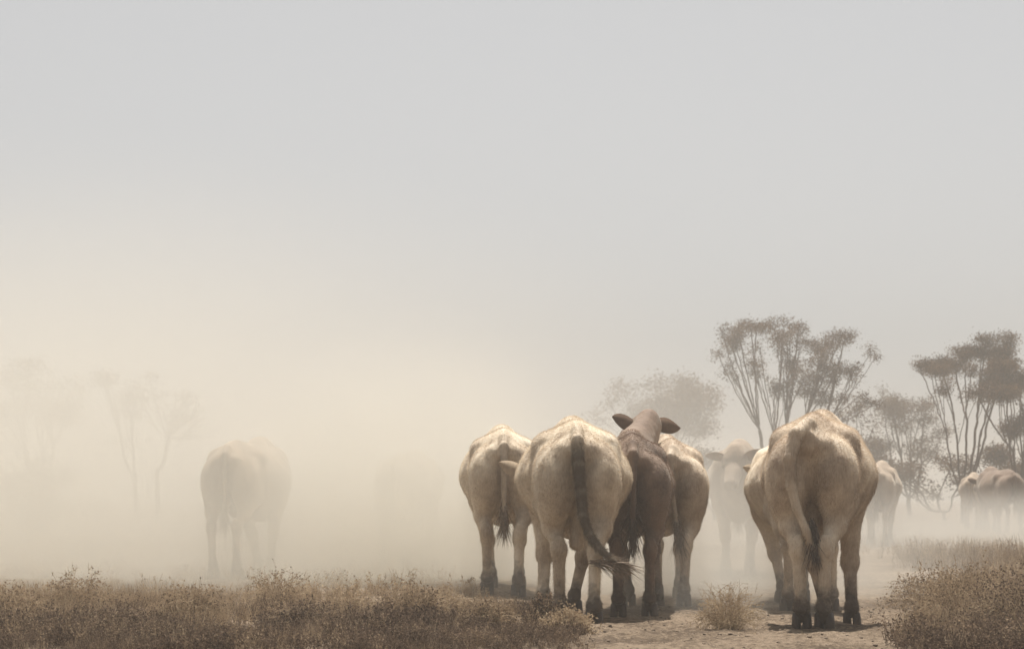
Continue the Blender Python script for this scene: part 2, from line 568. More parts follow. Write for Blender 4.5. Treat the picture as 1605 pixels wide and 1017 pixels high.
    for i in range(1, len(tl) - 1):
        ab = tl[i + 1] - tl[i]
        t = np.clip(((V - tl[i]) @ ab) / (ab @ ab), 0, 1)
        dist = np.minimum(dist, np.linalg.norm(V - tl[i] - t[:, None] * ab, axis=1) - (rad[i] * (1 - t) + rad[i + 1] * t))
    return V, Q, np.clip(1 - dist / .010, 0, 1) * sstep(1.34, 1.12, V[:, 2])


def claw_mesh():
    V, Q = [], []
    for s in (-1, 1):
        o = len(V)
        rings = [(0.0, .030, .066, .012), (.012, .031, .067, .012), (.05, .029, .056, .002), (.088, .026, .044, -.010), (.098, .015, .03, -.012)]
        for z, rx, ry, dy in rings:
            for k in range(12):
                a = 2 * math.pi * k / 12
                x = math.cos(a) * rx
                if x * s < 0:
                    x *= .75
                V.append((s * .027 + x, math.sin(a) * ry * (1.15 if math.sin(a) > 0 else .9) + dy, z))
        for r in range(len(rings) - 1):
            for k in range(12):
                Q.append((o + r * 12 + k, o + r * 12 + (k + 1) % 12, o + (r + 1) * 12 + (k + 1) % 12, o + (r + 1) * 12 + k))
    return mesh_np('hoof', np.array(V), np.array(Q), True, MAT_HOOF)


HOOF = claw_mesh()


def tuft_mesh(p0, direction, length, n=260, spread=.05, mat=None, seed=1, droop=.5):
    """a switch of tail hair: tapered ribbons"""
    r = np.random.default_rng(seed)
    V, Q = [], []
    d0 = unit(direction)
    for i in range(n):
        st = np.array(p0) + r.normal(0, .010, 3) - d0 * r.uniform(0, .20)
        dr = unit(d0 + r.normal(0, .27, 3))
        L = length * r.uniform(.5, 1.1)
        wv = unit(np.cross(dr, r.normal(0, 1, 3)))
        wd = r.uniform(.0022, .0045)
        pos = st.copy(); o = len(V)
        for k in range(6):
            t = k / 5
            ww = wd * (1 - t * .85)
            V.append(pos - wv * ww); V.append(pos + wv * ww)
            dr = unit(dr + np.array([0, 0, -1]) * droop * .2 + r.normal(0, .06, 3))
            pos = pos + dr * L / 5
        for k in range(5):
            Q.append((o + 2 * k, o + 2 * k + 1, o + 2 * k + 3, o + 2 * k + 2))
    return mesh_np('tail_tuft', np.array(V), np.array(Q), True, mat or MAT_TUFT)


FEET = dict(hl=(-.15, .15, 0), hr=(.15, .15, 0), fl=(-.15, 1.5, 0), fr=(.15, 1.5, 0))
N_COW = [0]


def ear_mesh():
    """a cupped leaf-shaped ear, root at the origin, pointing along +x, open towards +y"""
    nu, nv, V, Q = 9, 7, [], []
    for side in (0, 1):
        for i in range(nu):
            u = i / (nu - 1)
            w = .074 * math.sin(math.pi * min(1, .16 + .84 * u) ** 1.15) ** .8 + .004
            for j in range(nv):
                v = j / (nv - 1) * 2 - 1
                cup = -.045 * (1 - v * v) * math.sin(math.pi * (.2 + .7 * u))
                V.append((u * .235, cup + (.008 if side else 0) * (1 - .6 * u) * (1 - abs(v) ** 4), v * w - .05 * u * u))
    n = nu * nv
    for i in range(nu - 1):
        for j in range(nv - 1):
            q = (i * nv + j, i * nv + j + 1, (i + 1) * nv + j + 1, (i + 1) * nv + j)
            Q.append(q); Q.append(tuple(n + k for k in q[::-1]))
    return np.array(V), np.array(Q)


EAR_V, EAR_Q = ear_mesh()
EAR = {}


def add_ears(p, mat, root):
    poll, muzzle = np.array(p['poll'], float), np.array(p['muzzle'], float)
    fwd = unit(muzzle - poll); side = unit(np.cross(fwd, [0, 0, 1])); upv = np.cross(side, fwd)
    if mat.name not in EAR:
        EAR[mat.name] = mesh_np('ear', EAR_V, EAR_Q, True, EAR_OF[mat.name])
    for s_ in (-1, 1):
        ed = unit(side * s_ + upv * (-.06 + p.get('ear', 0.0)) - fwd * .15)
        op = unit(fwd - (fwd @ ed) * ed)
        e = link('ear', EAR[mat.name], root)
        zz = np.cross(ed, op)
        e.matrix_local = Matrix(((ed[0], op[0], zz[0], 0), (ed[1], op[1], zz[1], 0), (ed[2], op[2], zz[2], 0), (0, 0, 0, 1)))
        e.location = poll + fwd * .06 + side * s_ * .085 - upv * .04


def set_tail(me, values):
    at_ = me.attributes.new('tail', 'FLOAT', 'POINT')
    at_.data.foreach_set('value', values.astype(np.float32))


def coat_hair(V, Q, tm, n, mat, root):
    """short coat hair over the hindquarters, one thin triangle each"""
    r = np.random.default_rng(N_COW[0] + 5)
    a, b, c, d = (V[Q[:, i]] for i in range(4))
    nr = np.cross(c - a, d - b)
    ar = np.linalg.norm(nr, axis=1)
    nr = nr / np.maximum(ar, 1e-12)[:, None]
    w = ar * (a[:, 1] < 1.5) * (1 + 4 * (tm[Q[:, 0]] > .3))
    f = r.choice(len(Q), n, p=w / w.sum())
    u, v = r.uniform(0, 1, (2, n, 1))
    p = (a[f] * (1 - u) + b[f] * u) * (1 - v) + (d[f] * (1 - u) + c[f] * u) * v
    nn = nr[f]
    lay = np.array([0, -.5, -1.0])[None] + r.normal(0, .25, (n, 3))      # the coat lies back and down
    lay = lay - (lay * nn).sum(1, keepdims=True) * nn
    dr = lay * .9 + nn * r.uniform(.35, .9, (n, 1))
    dr /= np.linalg.norm(dr, axis=1)[:, None]
    L = r.uniform(.010, .026, (n, 1)) * np.where(tm[Q[f, 0]][:, None] > .3, 1.7, 1)
    wv = np.cross(dr, r.normal(0, 1, (n, 3))); wv /= np.linalg.norm(wv, axis=1)[:, None]
    T = np.stack([p - wv * .0014 - nn * .002, p + wv * .0014 - nn * .002, p + dr * L], 1).reshape(-1, 3)
    o = link('coat_hair', mesh_np('coat_hair', T, np.arange(3 * n).reshape(n, 3), False, HAIR_OF[mat.name]), root)
    set_tail(o.data, np.repeat(tm[Q[f, 0]], 3))
    o['kind'] = 'stuff'


def cow(px, d, pose, label, mat, turn=0.0, hip=1.42, step=0.0135, tuft=None, fur=0, tuft_mat=None, group='cattle walking away through the dust', zoff=None):
    """turn: degrees to the right of straight away from the camera"""
    x = at(px, d)
    p = dict(FEET); p.update(pose)
    sc = hip / 1.42
    g0 = float(ground_z(x, d + .15))
    root = link('cow', None)
    root.empty_display_size = .3
    a = math.radians(turn)
    root.location = (x, d, 0)
    root.rotation_euler = (0, 0, -a)
    root.scale = (sc, sc, sc)
    tag(root, label, 'cow', group)
    # stand each hoof on the soil below it; tilt nothing, just set the height at the hind feet
    root.location.z = g0
    for key in ('hl', 'hr', 'fl', 'fr'):
        fx, fy, fz = p[key]
        wx, wy = x + sc * (fx * math.cos(a) + fy * math.sin(a)), d + sc * (-fx * math.sin(a) + fy * math.cos(a))
        p[key] = (fx, fy, fz + (float(ground_z(wx, wy)) - g0 + .004) / sc)
    V, Q, tm = cow_body(p, step)
    body = link('body', mesh_np('body', V, Q, True, mat), root)
    set_tail(body.data, tm * p.get('tail_dark', .3))
    if fur:
        coat_hair(V, Q, tm * p.get('tail_dark', .3), fur, mat, root)
    add_ears(p, mat, root)
    for key in ('hl', 'hr', 'fl', 'fr'):
        fx, fy, fz = p[key]
        h = link('hoof', HOOF, root)
        h.location = (fx, fy, fz)
        h.scale = (1.14, 1.12, 1.1)
        lift = pose.get(key, (0, 0, 0))[2]
        h.rotation_euler = (-min(lift * 5, 1.0), 0, (-.12 if fx > 0 else .12))
    N_COW[0] += 1
    tl = p['tail']
    dv = tuft or (np.array(tl[-1]) - np.array(tl[-2]))
    link('tail_tuft', tuft_mesh(tl[-1], dv, p.get('tuft_len', .22), p.get('tuft_n', 260), seed=N_COW[0], mat=tuft_mat), root)
    return root, p, sc


HANG = [(0, .22, 1.33), (0, .07, 1.315), (0, -.03, 1.25), (0, -.07, 1.08), (.0, -.06, .88), (.0, -.05, .72), (0, -.05, .58)]
AHEAD = dict(poll=(0, 2.22, 1.22), muzzle=(0, 2.62, .98), tail=HANG)


def pose(**k):
    q = dict(AHEAD); q.update(k); return q


# the pale cow in the middle, its tail swept to the right
cow(905, 13.0, pose(tail=[(0, .22, 1.335), (0, .07, 1.325), (.0, -.03, 1.26), (.005, -.08, 1.1), (.02, -.10, .92), (.035, -.11, .76), (.075, -.13, .63), (.14, -.16, .54), (.22, -.19, .47), (.28, -.21, .43)],
                    hl=(-.115, .30, 0), hr=(.11, .0, 0), fl=(-.22, 1.28, 0), fr=(.02, 1.75, 0), purse=True, tailw=.95, width=1.11, tuft_len=.2,
                    poll=(-.25, 2.12, 1.13), muzzle=(-.28, 2.50, .86), ear=.18, tail_dark=.7),
    'pale cream cow seen from behind, tail sweeping right, nearest of the middle bunch', MAT_CREAM, 0.5, 1.44, .0125, (1, -.1, -.1), 60000)
# the cow on the right with the thick tail hanging to the left
cow(1270, 12.0, pose(tail=[(.0, .22, 1.33), (-.015, .07, 1.325), (-.085, -.05, 1.26), (-.125, -.11, 1.10), (-.115, -.115, .93), (-.08, -.10, .78), (-.02, -.08, .64), (.03, -.06, .52)],
                     hl=(-.06, .10, 0), hr=(.085, .06, 0), fl=(.02, 1.62, 0), fr=(.22, 1.30, 0), purse=True, tailw=1.3, belly=.03, width=1.05, tuft_len=.2, tail_dark=.12),
    'large pale cow at the right, thick tail hanging left of centre, casting a dark shadow', MAT_FAWN, 12, 1.385, .0125, (.1, 0, -1), 60000, MAT_TUFT_DARK)
# behind left of the middle cow
cow(790, 16.0, pose(hl=(-.14, .25, 0), hr=(.12, .0, 0), fl=(-.1, 1.35, 0), fr=(.16, 1.6, 0), width=1.0),
    'hazy cream cow at the left end of the middle bunch, half hidden by its neighbour', MAT_CREAM, -1, 1.43, .0145, None, 35000)
# the brown one with raised head
cow(992, 14.5, pose(hl=(-.11, .12, 0), hr=(.13, .22, 0), fl=(-.02, 1.6, 0), fr=(.20, 1.30, .10), poll=(.14, 2.0, 1.60), muzzle=(-.03, 2.38, 1.44), ear=.10, width=.92),
    'dark brown cow with raised head and spread ears, squeezed between two pale cows', MAT_BROWN, 3, 1.42, .0135, None, 45000, MAT_TUFT_DARK)
# right of the brown one
cow(1056, 16.0, pose(hl=(-.14, .0, 0), hr=(.09, .12, 0), fl=(-.1, 1.6, 0), fr=(.12, 1.4, 0), width=.95, tail=[(0, .22, 1.33), (-.01, .07, 1.315), (-.03, -.03, 1.25), (-.03, -.07, 1.05), (-.01, -.06, .88), (.02, -.05, .72), (.04, -.05, .56)]),
    'fawn cow at the right end of the middle bunch, behind the brown cow', MAT_FAWN, 2, 1.43, .0145, None, 35000)
# behind the right-hand cow
cow(1264, 15.4, pose(hl=(-.14, .1, 0), hr=(.22, .15, 0), fl=(-.05, 1.4, 0), fr=(.16, 1.6, 0), width=1.05),
    'hazy cow almost hidden behind the large right-hand cow, legs showing beneath it', MAT_CREAM, 2, 1.42, .0145, None, 25000)
# facing the camera
cow(1156, 22.6, pose(hl=(-.14, .1, 0), hr=(.14, .15, 0), fl=(-.12, 1.5, 0), fr=(.14, 1.55, 0), poll=(.06, 2.15, 1.33), muzzle=(.10, 2.42, .95), ear=.35),
    'hazy cow facing the camera, ear pricked, in the gap left of the right-hand cow', MAT_TAN, 186, 1.42, .0165, group='cattle standing in the dust')
# far right
cow(1374, 32.5, pose(hl=(-.12, .15, 0), hr=(.14, .0, 0), width=1.0), 'small brownish cow just right of the large right-hand cow, in the distance', MAT_TAN, 14, 1.42, .024)
cow(1590, 42.0, pose(hl=(-.12, .15, 0), hr=(.14, .0, 0), width=1.05), 'dark brown distant cow at the right edge of the picture under the trees', MAT_BROWN, -4, 1.46, .026, group='distant cattle at the right edge')
cow(1556, 46.0, pose(hl=(-.12, .0, 0), hr=(.14, .15, 0), width=1.0), 'distant cow with sunlit back, between the dark edge cow and the leftmost far cow', MAT_TAN, 10, 1.42, .028, group='distant cattle at the right edge')
cow(1522, 49.0, pose(hl=(-.12, .1, 0), hr=(.14, .0, 0), width=1.0), 'leftmost of the distant cows below the right-hand tree, only its back clear', MAT_TAN, 16, 1.42, .028, group='distant cattle at the right edge')
# in the dust on the left
cow(354, 19.4, pose(hl=(-.16, .15, 0), hr=(.12, .0, 0), fl=(.0, 1.5, 0), fr=(.16, 1.4, 0), width=1.12, poll=(-.30, 2.1, 1.16), muzzle=(-.36, 2.48, .95)),
    'ghostly cow alone at the left, seen from behind through thick dust', MAT_TAN, 5, 1.43, .0165)
cow(620, 22.2, pose(hl=(-.14, .1, 0), hr=(.14, .0, 0), width=1.12), 'barely visible cow swallowed by dust, between the lone left cow and the bunch', MAT_TAN, 6, 1.36, .020)
print('cattle', round(time.time() - T0, 1))


# ------------------------------------------------------------------ trees
def grow_tree(base, clumps, n_att=700, step=.16, seed=0, stems=3, trunk_h=.5, kill=.26, spread=.25):
    """space colonisation: branches reach from a short trunk into the crown clumps"""
    r = np.random.default_rng(seed)
    base = np.array(base, float)
    vol = np.array([(c[3] * c[4] * c[5]) ** .6 for c in clumps]) * r.uniform(.35, 1.6, len(clumps))
    pick = r.choice(len(clumps), n_att, p=vol / vol.sum())
    u = r.normal(0, 1, (n_att, 3)); u /= np.linalg.norm(u, axis=1)[:, None]
    u *= r.uniform(0, 1, (n_att, 1)) ** (1 / 3)
    C = np.array(clumps)
    att = C[pick, :3] + u * C[pick, 3:]
    A0 = att.copy()
    nodes = [base + [0, 0, -.1]]; par = [-1]

    def limb(k, p0, p1, bow):
        n = max(3, int(np.linalg.norm(p1 - p0) / step))
        ctrl = (p0 + p1) / 2 + bow
        for i in range(1, n + 1):
            t = i / n
            nodes.append((1 - t) ** 2 * p0 + 2 * t * (1 - t) * ctrl + t * t * p1 + r.normal(0, .012, 3)); par.append(k); k = len(nodes) - 1
        return k
    fork = base + np.array([0, 0, trunk_h])
    k0 = limb(0, nodes[0], fork, np.zeros(3))
    order = np.argsort(C[:, 0])
    for grp in np.array_split(order, min(stems, len(order))):
        if not len(grp):
            continue
        m_ = C[grp, :3].mean(0)
        mid_ = fork + (m_ - fork) * r.uniform(.42, .6) + np.array([0, 0, -.1])
        k1 = limb(k0, fork, mid_, np.array([(m_[0] - fork[0]) * .12, 0, -.45]))
        for g_ in grp:
            tgt = C[g_, :3] + np.array([0, 0, -C[g_, 5] * .3])
            limb(k1, mid_, tgt, np.array([0, 0, -.15]) + r.normal(0, .12, 3))
    N = np.array(nodes)
    for it in range(140):
        if len(att) == 0:
            break
        D = ((att[:, None, :] - N[None, :, :]) ** 2).sum(-1)
        near = D.argmin(1); dist = np.sqrt(D[np.arange(len(att)), near])
        att_dir = att - N[near]; att_dir /= np.maximum(dist, 1e-6)[:, None]
        acc = np.zeros_like(N); np.add.at(acc, near, att_dir)
        g = np.unique(near)
        dr = acc[g]; L = np.linalg.norm(dr, axis=1)
        g, dr, L = g[L > 1e-3], dr[L > 1e-3], L[L > 1e-3]
        new = N[g] + (dr / L[:, None] + r.normal(0, .16, dr.shape)) * step
        N = np.concatenate([N, new]); par += list(g)
        Dn = ((att[:, None, :] - new[None, :, :]) ** 2).sum(-1).min(1)
        att = att[Dn > kill ** 2]
        if len(N) > 3200:
            break
    par = np.array(par)
    rad = np.zeros(len(N)); EXP = 2.15
    rad += .0105 ** EXP * (np.bincount(par[par >= 0], minlength=len(N)) == 0)
    for i in range(len(N) - 1, 0, -1):
        rad[par[i]] += rad[i]
    rad = rad ** (1 / EXP)
    return N, par, rad, A0


def tube_mesh(name, N, par, rad, mat, sides=5):
    ch = np.where(par >= 0)[0]
    a, b = N[par[ch]], N[ch]
    d = b - a; d /= np.maximum(np.linalg.norm(d, axis=1), 1e-6)[:, None]
    ref = np.where(np.abs(d[:, 2:3]) > .9, np.array([[1., 0, 0]]), np.array([[0, 0, 1.]]))
    u = np.cross(d, ref); u /= np.linalg.norm(u, axis=1)[:, None]
    v = np.cross(d, u)
    ang = 2 * np.pi * np.arange(sides) / sides
    ring = np.cos(ang)[None, :, None] * u[:, None, :] + np.sin(ang)[None, :, None] * v[:, None, :]
    ra = np.minimum(rad[par[ch]], rad[ch] * 1.35)[:, None, None]
    V = np.concatenate([a[:, None, :] + ring * ra, b[:, None, :] + ring * rad[ch][:, None, None]], 1).reshape(-1, 3)
    o = np.arange(len(ch))[:, None] * 2 * sides
    k = np.arange(sides)[None, :]; k2 = (k + 1) % sides
    Q = np.stack([o + k, o + k2, o + sides + k2, o + sides + k], -1).reshape(-1, 4)
    return mesh_np(name, V, Q, True, mat)


def leaf_mesh(name, centres, n, spread, size, mat, seed=0, aspect=.38, flat=.7):
    r = np.random.default_rng(seed)
    c = centres[r.integers(0, len(centres), n)] + r.normal(0, 1, (n, 3)) * np.array([spread, spread, spread * flat])
    ax = r.normal(0, 1, (n, 3)) * [1, 1, .7]; ax /= np.linalg.norm(ax, axis=1)[:, None]
    w = np.cross(ax, r.normal(0, 1, (n, 3))); w /= np.linalg.norm(w, axis=1)[:, None]
    L = size * r.uniform(.5, 1.3, (n, 1)); W = L * aspect
    V = np.stack([c - ax * L * .5, c + w * W * .5, c + ax * L * .5, c - w * W * .5], 1).reshape(-1, 3)
    return mesh_np(name, V, np.arange(n * 4).reshape(n, 4), False, mat)


def tree(name, base_px, d, clumps_px, label, cat='tree', seed=0, n_leaf=9000, size=.11, n_att=700, stems=3, trunk_h=.5, group=None, spread=.25, leafspread=.13, bare=.0, leafmat=None, depth=.85):
    """clumps_px: (px, py, rx_px, ry_px) of each crown clump at distance d"""
    x = at(base_px, d)
    gz = float(ground_z(x, d))
    r = np.random.default_rng(seed + 50)
    k = d / F_PX
    cl = []
    for (px, py, rx, ry) in clumps_px:
        dy = r.uniform(-1, 1) * depth * 1.2
        cx_, cz_, RX, RZ = at(px, d) - x, zat(py, d) - gz, rx * k, ry * k
        RY = max(RX * .9, .5)
        for q in range(4 if RX > .4 else 2):
            f = r.uniform(.32, .62)
            u = r.normal(0, .45, 3)
            cl.append((cx_ + u[0] * RX, dy + u[1] * RY, cz_ + u[2] * RZ * 1.25, RX * f, RY * f, max(RZ * f * 1.15, .12)))
    N, par, rad, A = grow_tree((0, 0, 0), cl, n_att, seed=seed, stems=stems, trunk_h=trunk_h, spread=spread)
    root = link(name, None)
    root.location = (x, d, gz)
    tag(root, label, cat, group)
    link('trunk', tube_mesh('trunk', N, par, rad, MAT_BARK), root)
    tips = N[np.bincount(par[par >= 0], minlength=len(N)) == 0]
    use = np.concatenate([A[r.uniform(0, 1, len(A)) > bare], tips[r.uniform(0, 1, len(tips)) > bare * .6]])
    link('crown', leaf_mesh('crown', use, n_leaf, leafspread, size, leafmat or MAT_TREE_LEAF, seed), root)
    return root


GT = 'trees along the far edge of the paddock'
tree('acacia_tree', 1222, 60, [(1190, 522, 62, 16), (1150, 518, 26, 10), (1160, 552, 30, 20), (1215, 545, 36, 22), (1270, 545, 40, 18), (1305, 535, 34, 16), (1300, 575, 44, 26), (1325, 590, 26, 18), (1270, 610, 40, 24), (1230, 600, 22, 18), (1340, 625, 30, 16), (1145, 590, 18, 14), (1358, 558, 14, 7), (1238, 522, 30, 12), (1250, 572, 26, 14), (1185, 575, 20, 12)],
     'tall acacia with open spreading crown directly behind the right-hand cow', seed=3, n_leaf=26000, n_att=700, stems=5, trunk_h=1.0, spread=.42, bare=.3, leafspread=.12, size=.075, group=GT)
tree('acacia_tree', 1510, 58, [(1500, 560, 58, 16), (1455, 575, 32, 14), (1545, 562, 40, 22), (1575, 575, 26, 20), (1470, 610, 20, 10), (1520, 590, 22, 12)],
     'acacia with several forked stems and a flat dark crown, right of the tall acacia', seed=5, n_leaf=24000, n_att=520, stems=6, trunk_h=.9, spread=.5, bare=.2, leafspread=.12, size=.075, group=GT)
tree('acacia_tree', 1600, 55, [(1565, 612, 44, 18), (1610, 600, 44, 22), (1640, 580, 40, 20), (1590, 680, 26, 16), (1625, 650, 40, 20)],
     'acacia cut by the right edge, its low dark crown overhanging the distant cows', seed=8, n_leaf=24000, n_att=600, stems=4, trunk_h=.7, spread=.5, bare=.2, leafspread=.12, size=.075, group=GT)
tree('acacia_tree', 1425, 84, [(1400, 625, 34, 18), (1440, 640, 36, 20), (1410, 665, 44, 20), (1455, 690, 40, 24), (1385, 690, 30, 18)],
     'smaller paler tree standing between the two tall acacias, farther back', seed=12, n_leaf=12000, n_att=550, stems=4, trunk_h=.7, spread=.5, bare=.2, leafspread=.2, group=GT)
tree('acacia_tree', 1040, 118, [(1040, 612, 86, 24), (985, 630, 44, 24), (1095, 632, 44, 26), (1040, 655, 90, 26), (1100, 670, 40, 20)],
     'pale dome-crowned tree fading in the haze behind the middle bunch', seed=15, n_leaf=17000, size=.19, n_att=700, stems=4, trunk_h=1.0, group=GT, leafspread=.34)
tree('acacia_tree', 212, 52, [(170, 600, 34, 14), (185, 640, 30, 22), (215, 620, 26, 22), (150, 590, 22, 10), (195, 690, 18, 16)],
     'nearly bare forked tree dissolving in dust at the far left, left of its twin', seed=21, n_leaf=1400, n_att=380, stems=2, trunk_h=1.4, spread=.22, group=GT, bare=.5)
tree('acacia_tree', 246, 54, [(265, 640, 36, 26), (290, 670, 34, 18), (240, 620, 26, 24), (300, 630, 30, 16)],
     'nearly bare slender tree dissolving in dust at the far left, right of its twin', seed=24, n_leaf=1100, n_att=340, stems=1, trunk_h=1.6, group=GT, bare=.5)
tree('acacia_tree', 60, 50, [(40, 610, 70, 26), (100, 640, 46, 24), (0, 640, 60, 30), (70, 660, 60, 22)],
     'broad faint tree behind dust at the left edge of the picture', seed=28, n_leaf=4500, n_att=500, stems=3, trunk_h=.9, group=GT)
# shrubs in the middle distance
SH = 'shrubs in the middle distance'
for i, (px, d, cl, lab) in enumerate([
    (60, 42, [(40, 755, 70, 26), (110, 768, 60, 24), (0, 760, 50, 30), (70, 790, 90, 24)], 'broad shrub at the far left, a soft dark mass in dust'),
    (1120, 70, [(1118, 725, 40, 22), (1150, 735, 36, 18), (1095, 740, 36, 18)], 'pale shrub behind the cow that faces the camera'),
    (1480, 66, [(1440, 735, 60, 18), (1490, 740, 50, 16), (1395, 735, 40, 22)], 'wide pale shrub at the foot of the flat-crowned acacia'),
    (1560, 64, [(1560, 722, 34, 20), (1600, 735, 34, 20)], 'shrub behind the distant cows at the right edge'),
    (1335, 72, [(1335, 640, 24, 20), (1345, 690, 34, 30), (1360, 720, 30, 26)], 'tall shrub just behind the back of the right-hand cow')]):
    tree('shrub', px, d, cl, lab, 'shrub', seed=40 + i, n_leaf=4500, size=.12, n_att=300, stems=4, trunk_h=.3, group=SH, spread=.8, leafspread=.16)
print('trees', round(time.time() - T0, 1))


# ------------------------------------------------------------------ low plants
def sprig(r, h, spread, n_stem, leafy, leaf=.016, stem_w=.0018, lean=.5):
    """one small plant as (n,4,3) leaf quads and stem quads"""
    quads = []
    for i in range(n_stem):
        a = r.uniform(0, 2 * np.pi)
        rr = spread * np.sqrt(r.uniform())
        p = np.array([math.cos(a) * rr * .35, math.sin(a) * rr * .35, 0])
        L = h * r.uniform(.55, 1.1)
        dr = unit([math.cos(a) * lean * r.uniform(.1, 1), math.sin(a) * lean * r.uniform(.1, 1), 1])
        k = 3
        for s in range(k):
            q = p + dr * L / k
            w = unit(np.cross(dr, r.normal(0, 1, 3))) * stem_w * (1 - .25 * s)
            quads.append([p - w, p + w, q + w * .8, q - w * .8])
            for j in range(leafy):
                t = r.uniform(.0, 1)
                c = p + (q - p) * t
                if s == 0 and r.uniform() < .5:
                    continue
                ax = unit(r.normal(0, 1, 3) + [0, 0, .5]) * leaf * r.uniform(.5, 1.4)
                ww = unit(np.cross(ax, r.normal(0, 1, 3))) * leaf * .32
                quads.append([c, c + ax * .5 + ww, c + ax, c + ax * .5 - ww])
            p = q
            dr = unit(dr + r.normal(0, .16, 3))
    return np.array(quads)


R2 = np.random.default_rng(77)
PROTO_LEAFY = [sprig(R2, .20, .10, 9, 4) for _ in range(6)]
PROTO_FRONT = [sprig(R2, .20, .12, 9, 5, .021) for _ in range(6)]
PROTO_GRASS = [sprig(R2, .24, .07, 16, 0, stem_w=.0016, lean=.35) for _ in range(5)]
PROTO_DRY = [sprig(R2, .20, .12, 10, 2, .012, .0016, .8) for _ in range(5)]
PROTO_FAR = [sprig(R2, .17, .2, 14, 1, .025, .003, .7) for _ in range(5)]


def scatter(name, protos, X, Y, scale, label, mat, seed):
    r = np.random.default_rng(seed)
    Z = ground_z(X, Y, True) - .012
    parts = []
    which = r.integers(0, len(protos), len(X))
    for i, P in enumerate(protos):
        s = which == i
        if not s.any():
            continue
        a = r.uniform(0, 2 * np.pi, s.sum()); c, sn = np.cos(a), np.sin(a)
        k = scale[s]
        px = (P[None, ..., 0] * c[:, None, None] - P[None, ..., 1] * sn[:, None, None]) * k[:, None, None] + X[s][:, None, None]
        py = (P[None, ..., 0] * sn[:, None, None] + P[None, ..., 1] * c[:, None, None]) * k[:, None, None] + Y[s][:, None, None]
        pz = P[None, ..., 2] * k[:, None, None] + Z[s][:, None, None]
        parts.append(np.stack([px, py, pz], -1).reshape(-1, 3))
    V = np.concatenate(parts)
    o = link(name, mesh_np(name, V, np.arange(len(V)).reshape(-1, 4), False, mat))
    tag(o, label, None, None, 'stuff')
    return o


def candidates(n, x0, x1, y0, y1, seed, keep):
    r = np.random.default_rng(seed)
    X = r.uniform(x0, x1, n); Y = np.sqrt(r.uniform(y0 ** 2, y1 ** 2, n))
    k = r.uniform(0, 1, n) < keep(X, Y)
    return X[k], Y[k], r


def off_track(X, Y):
    return 1 - track_mask(X, Y)


def hgt(X, Y):
    return (.75 + .35 * vnoise(X * 1.3, Y * 1.3, 31) + .15 * vnoise(X * 4, Y * 4, 32)) * (1 - .4 * sstep(12.5, 15, Y))


X, Y, r = candidates(13000, -4.2, 4.9, 9.9, 16.5, 1, lambda X, Y: off_track(X, Y) * (1 - .75 * sstep(11.8, 16.5, Y)) * (.25 + .75 * sstep(-.3, .5, vnoise(X * 1.1, Y * 1.1, 33))))
scatter('leafy_ground_cover', PROTO_LEAFY, X, Y, hgt(X, Y) * r.uniform(.5, 1.1, len(X)), 'low brown leafy ground cover along both sides of the track', MAT_PLANT, 2)
X, Y, r = candidates(3600, -4.2, 4.6, 9.9, 13.6, 3, lambda X, Y: off_track(X, Y) * (.1 + .9 * sstep(.0, .6, vnoise(X * 1.5, Y * 1.5, 34))))
scatter('dark_ground_cover', PROTO_LEAFY, X, Y, hgt(X, Y) * r.uniform(.5, 1.2, len(X)), 'darker brown leafy growth in patches beside the track', MAT_DARKPLANT, 4)
X, Y, r = candidates(6500, -5.5, 6, 9.9, 18, 5, lambda X, Y: off_track(X, Y) * (.3 + .7 * sstep(-.4, .4, vnoise(X * .8, Y * .8, 35))))
scatter('dry_grass', PROTO_GRASS, X, Y, hgt(X, Y) * r.uniform(.5, 1.15, len(X)), 'straw-coloured dry grass standing beside the track', MAT_DRY, 6)
X, Y, r = candidates(5200, -14, 18, 15, 40, 7, lambda X, Y: off_track(X, Y) * (.35 + .65 * sstep(-.4, .4, vnoise(X * .4, Y * .4, 36))))
scatter('far_dry_grass', PROTO_FAR, X, Y, r.uniform(.6, 1.2, len(X)), 'dry grass and low growth fading into the dust', MAT_DRY, 8)
X, Y, r = candidates(420, .2, 3, 9.4, 15, 9, lambda X, Y: track_mask(X, Y) * .25)
scatter('track_litter', PROTO_DRY, X, Y, r.uniform(.1, .3, len(X)), 'scraps of dry plant litter on the bare track', MAT_DRY, 10)

X, Y, r = candidates(6500, -4, 4.2, 9.9, 11.9, 13, lambda X, Y: off_track(X, Y) * (.3 + .7 * sstep(-.5, .3, vnoise(X * 1.6, Y * 1.6, 37))))
scatter('front_ground_cover', PROTO_FRONT, X, Y, hgt(X, Y) * r.uniform(.45, 1.0, len(X)), 'small-leaved brown growth along the bottom edge of the picture', MAT_DARKPLANT, 14)

X, Y, r = candidates(5200, 2.4, 10, 13.5, 26, 15, lambda X, Y: off_track(X, Y) * (.15 + .7 * sstep(-.3, .4, vnoise(X * .9, Y * .9, 38))))
scatter('right_scrub', PROTO_DRY + PROTO_GRASS, X, Y, r.uniform(.8, 1.7, len(X)), 'tan scrub and grass stretching back on the right of the track', MAT_PLANT, 16)

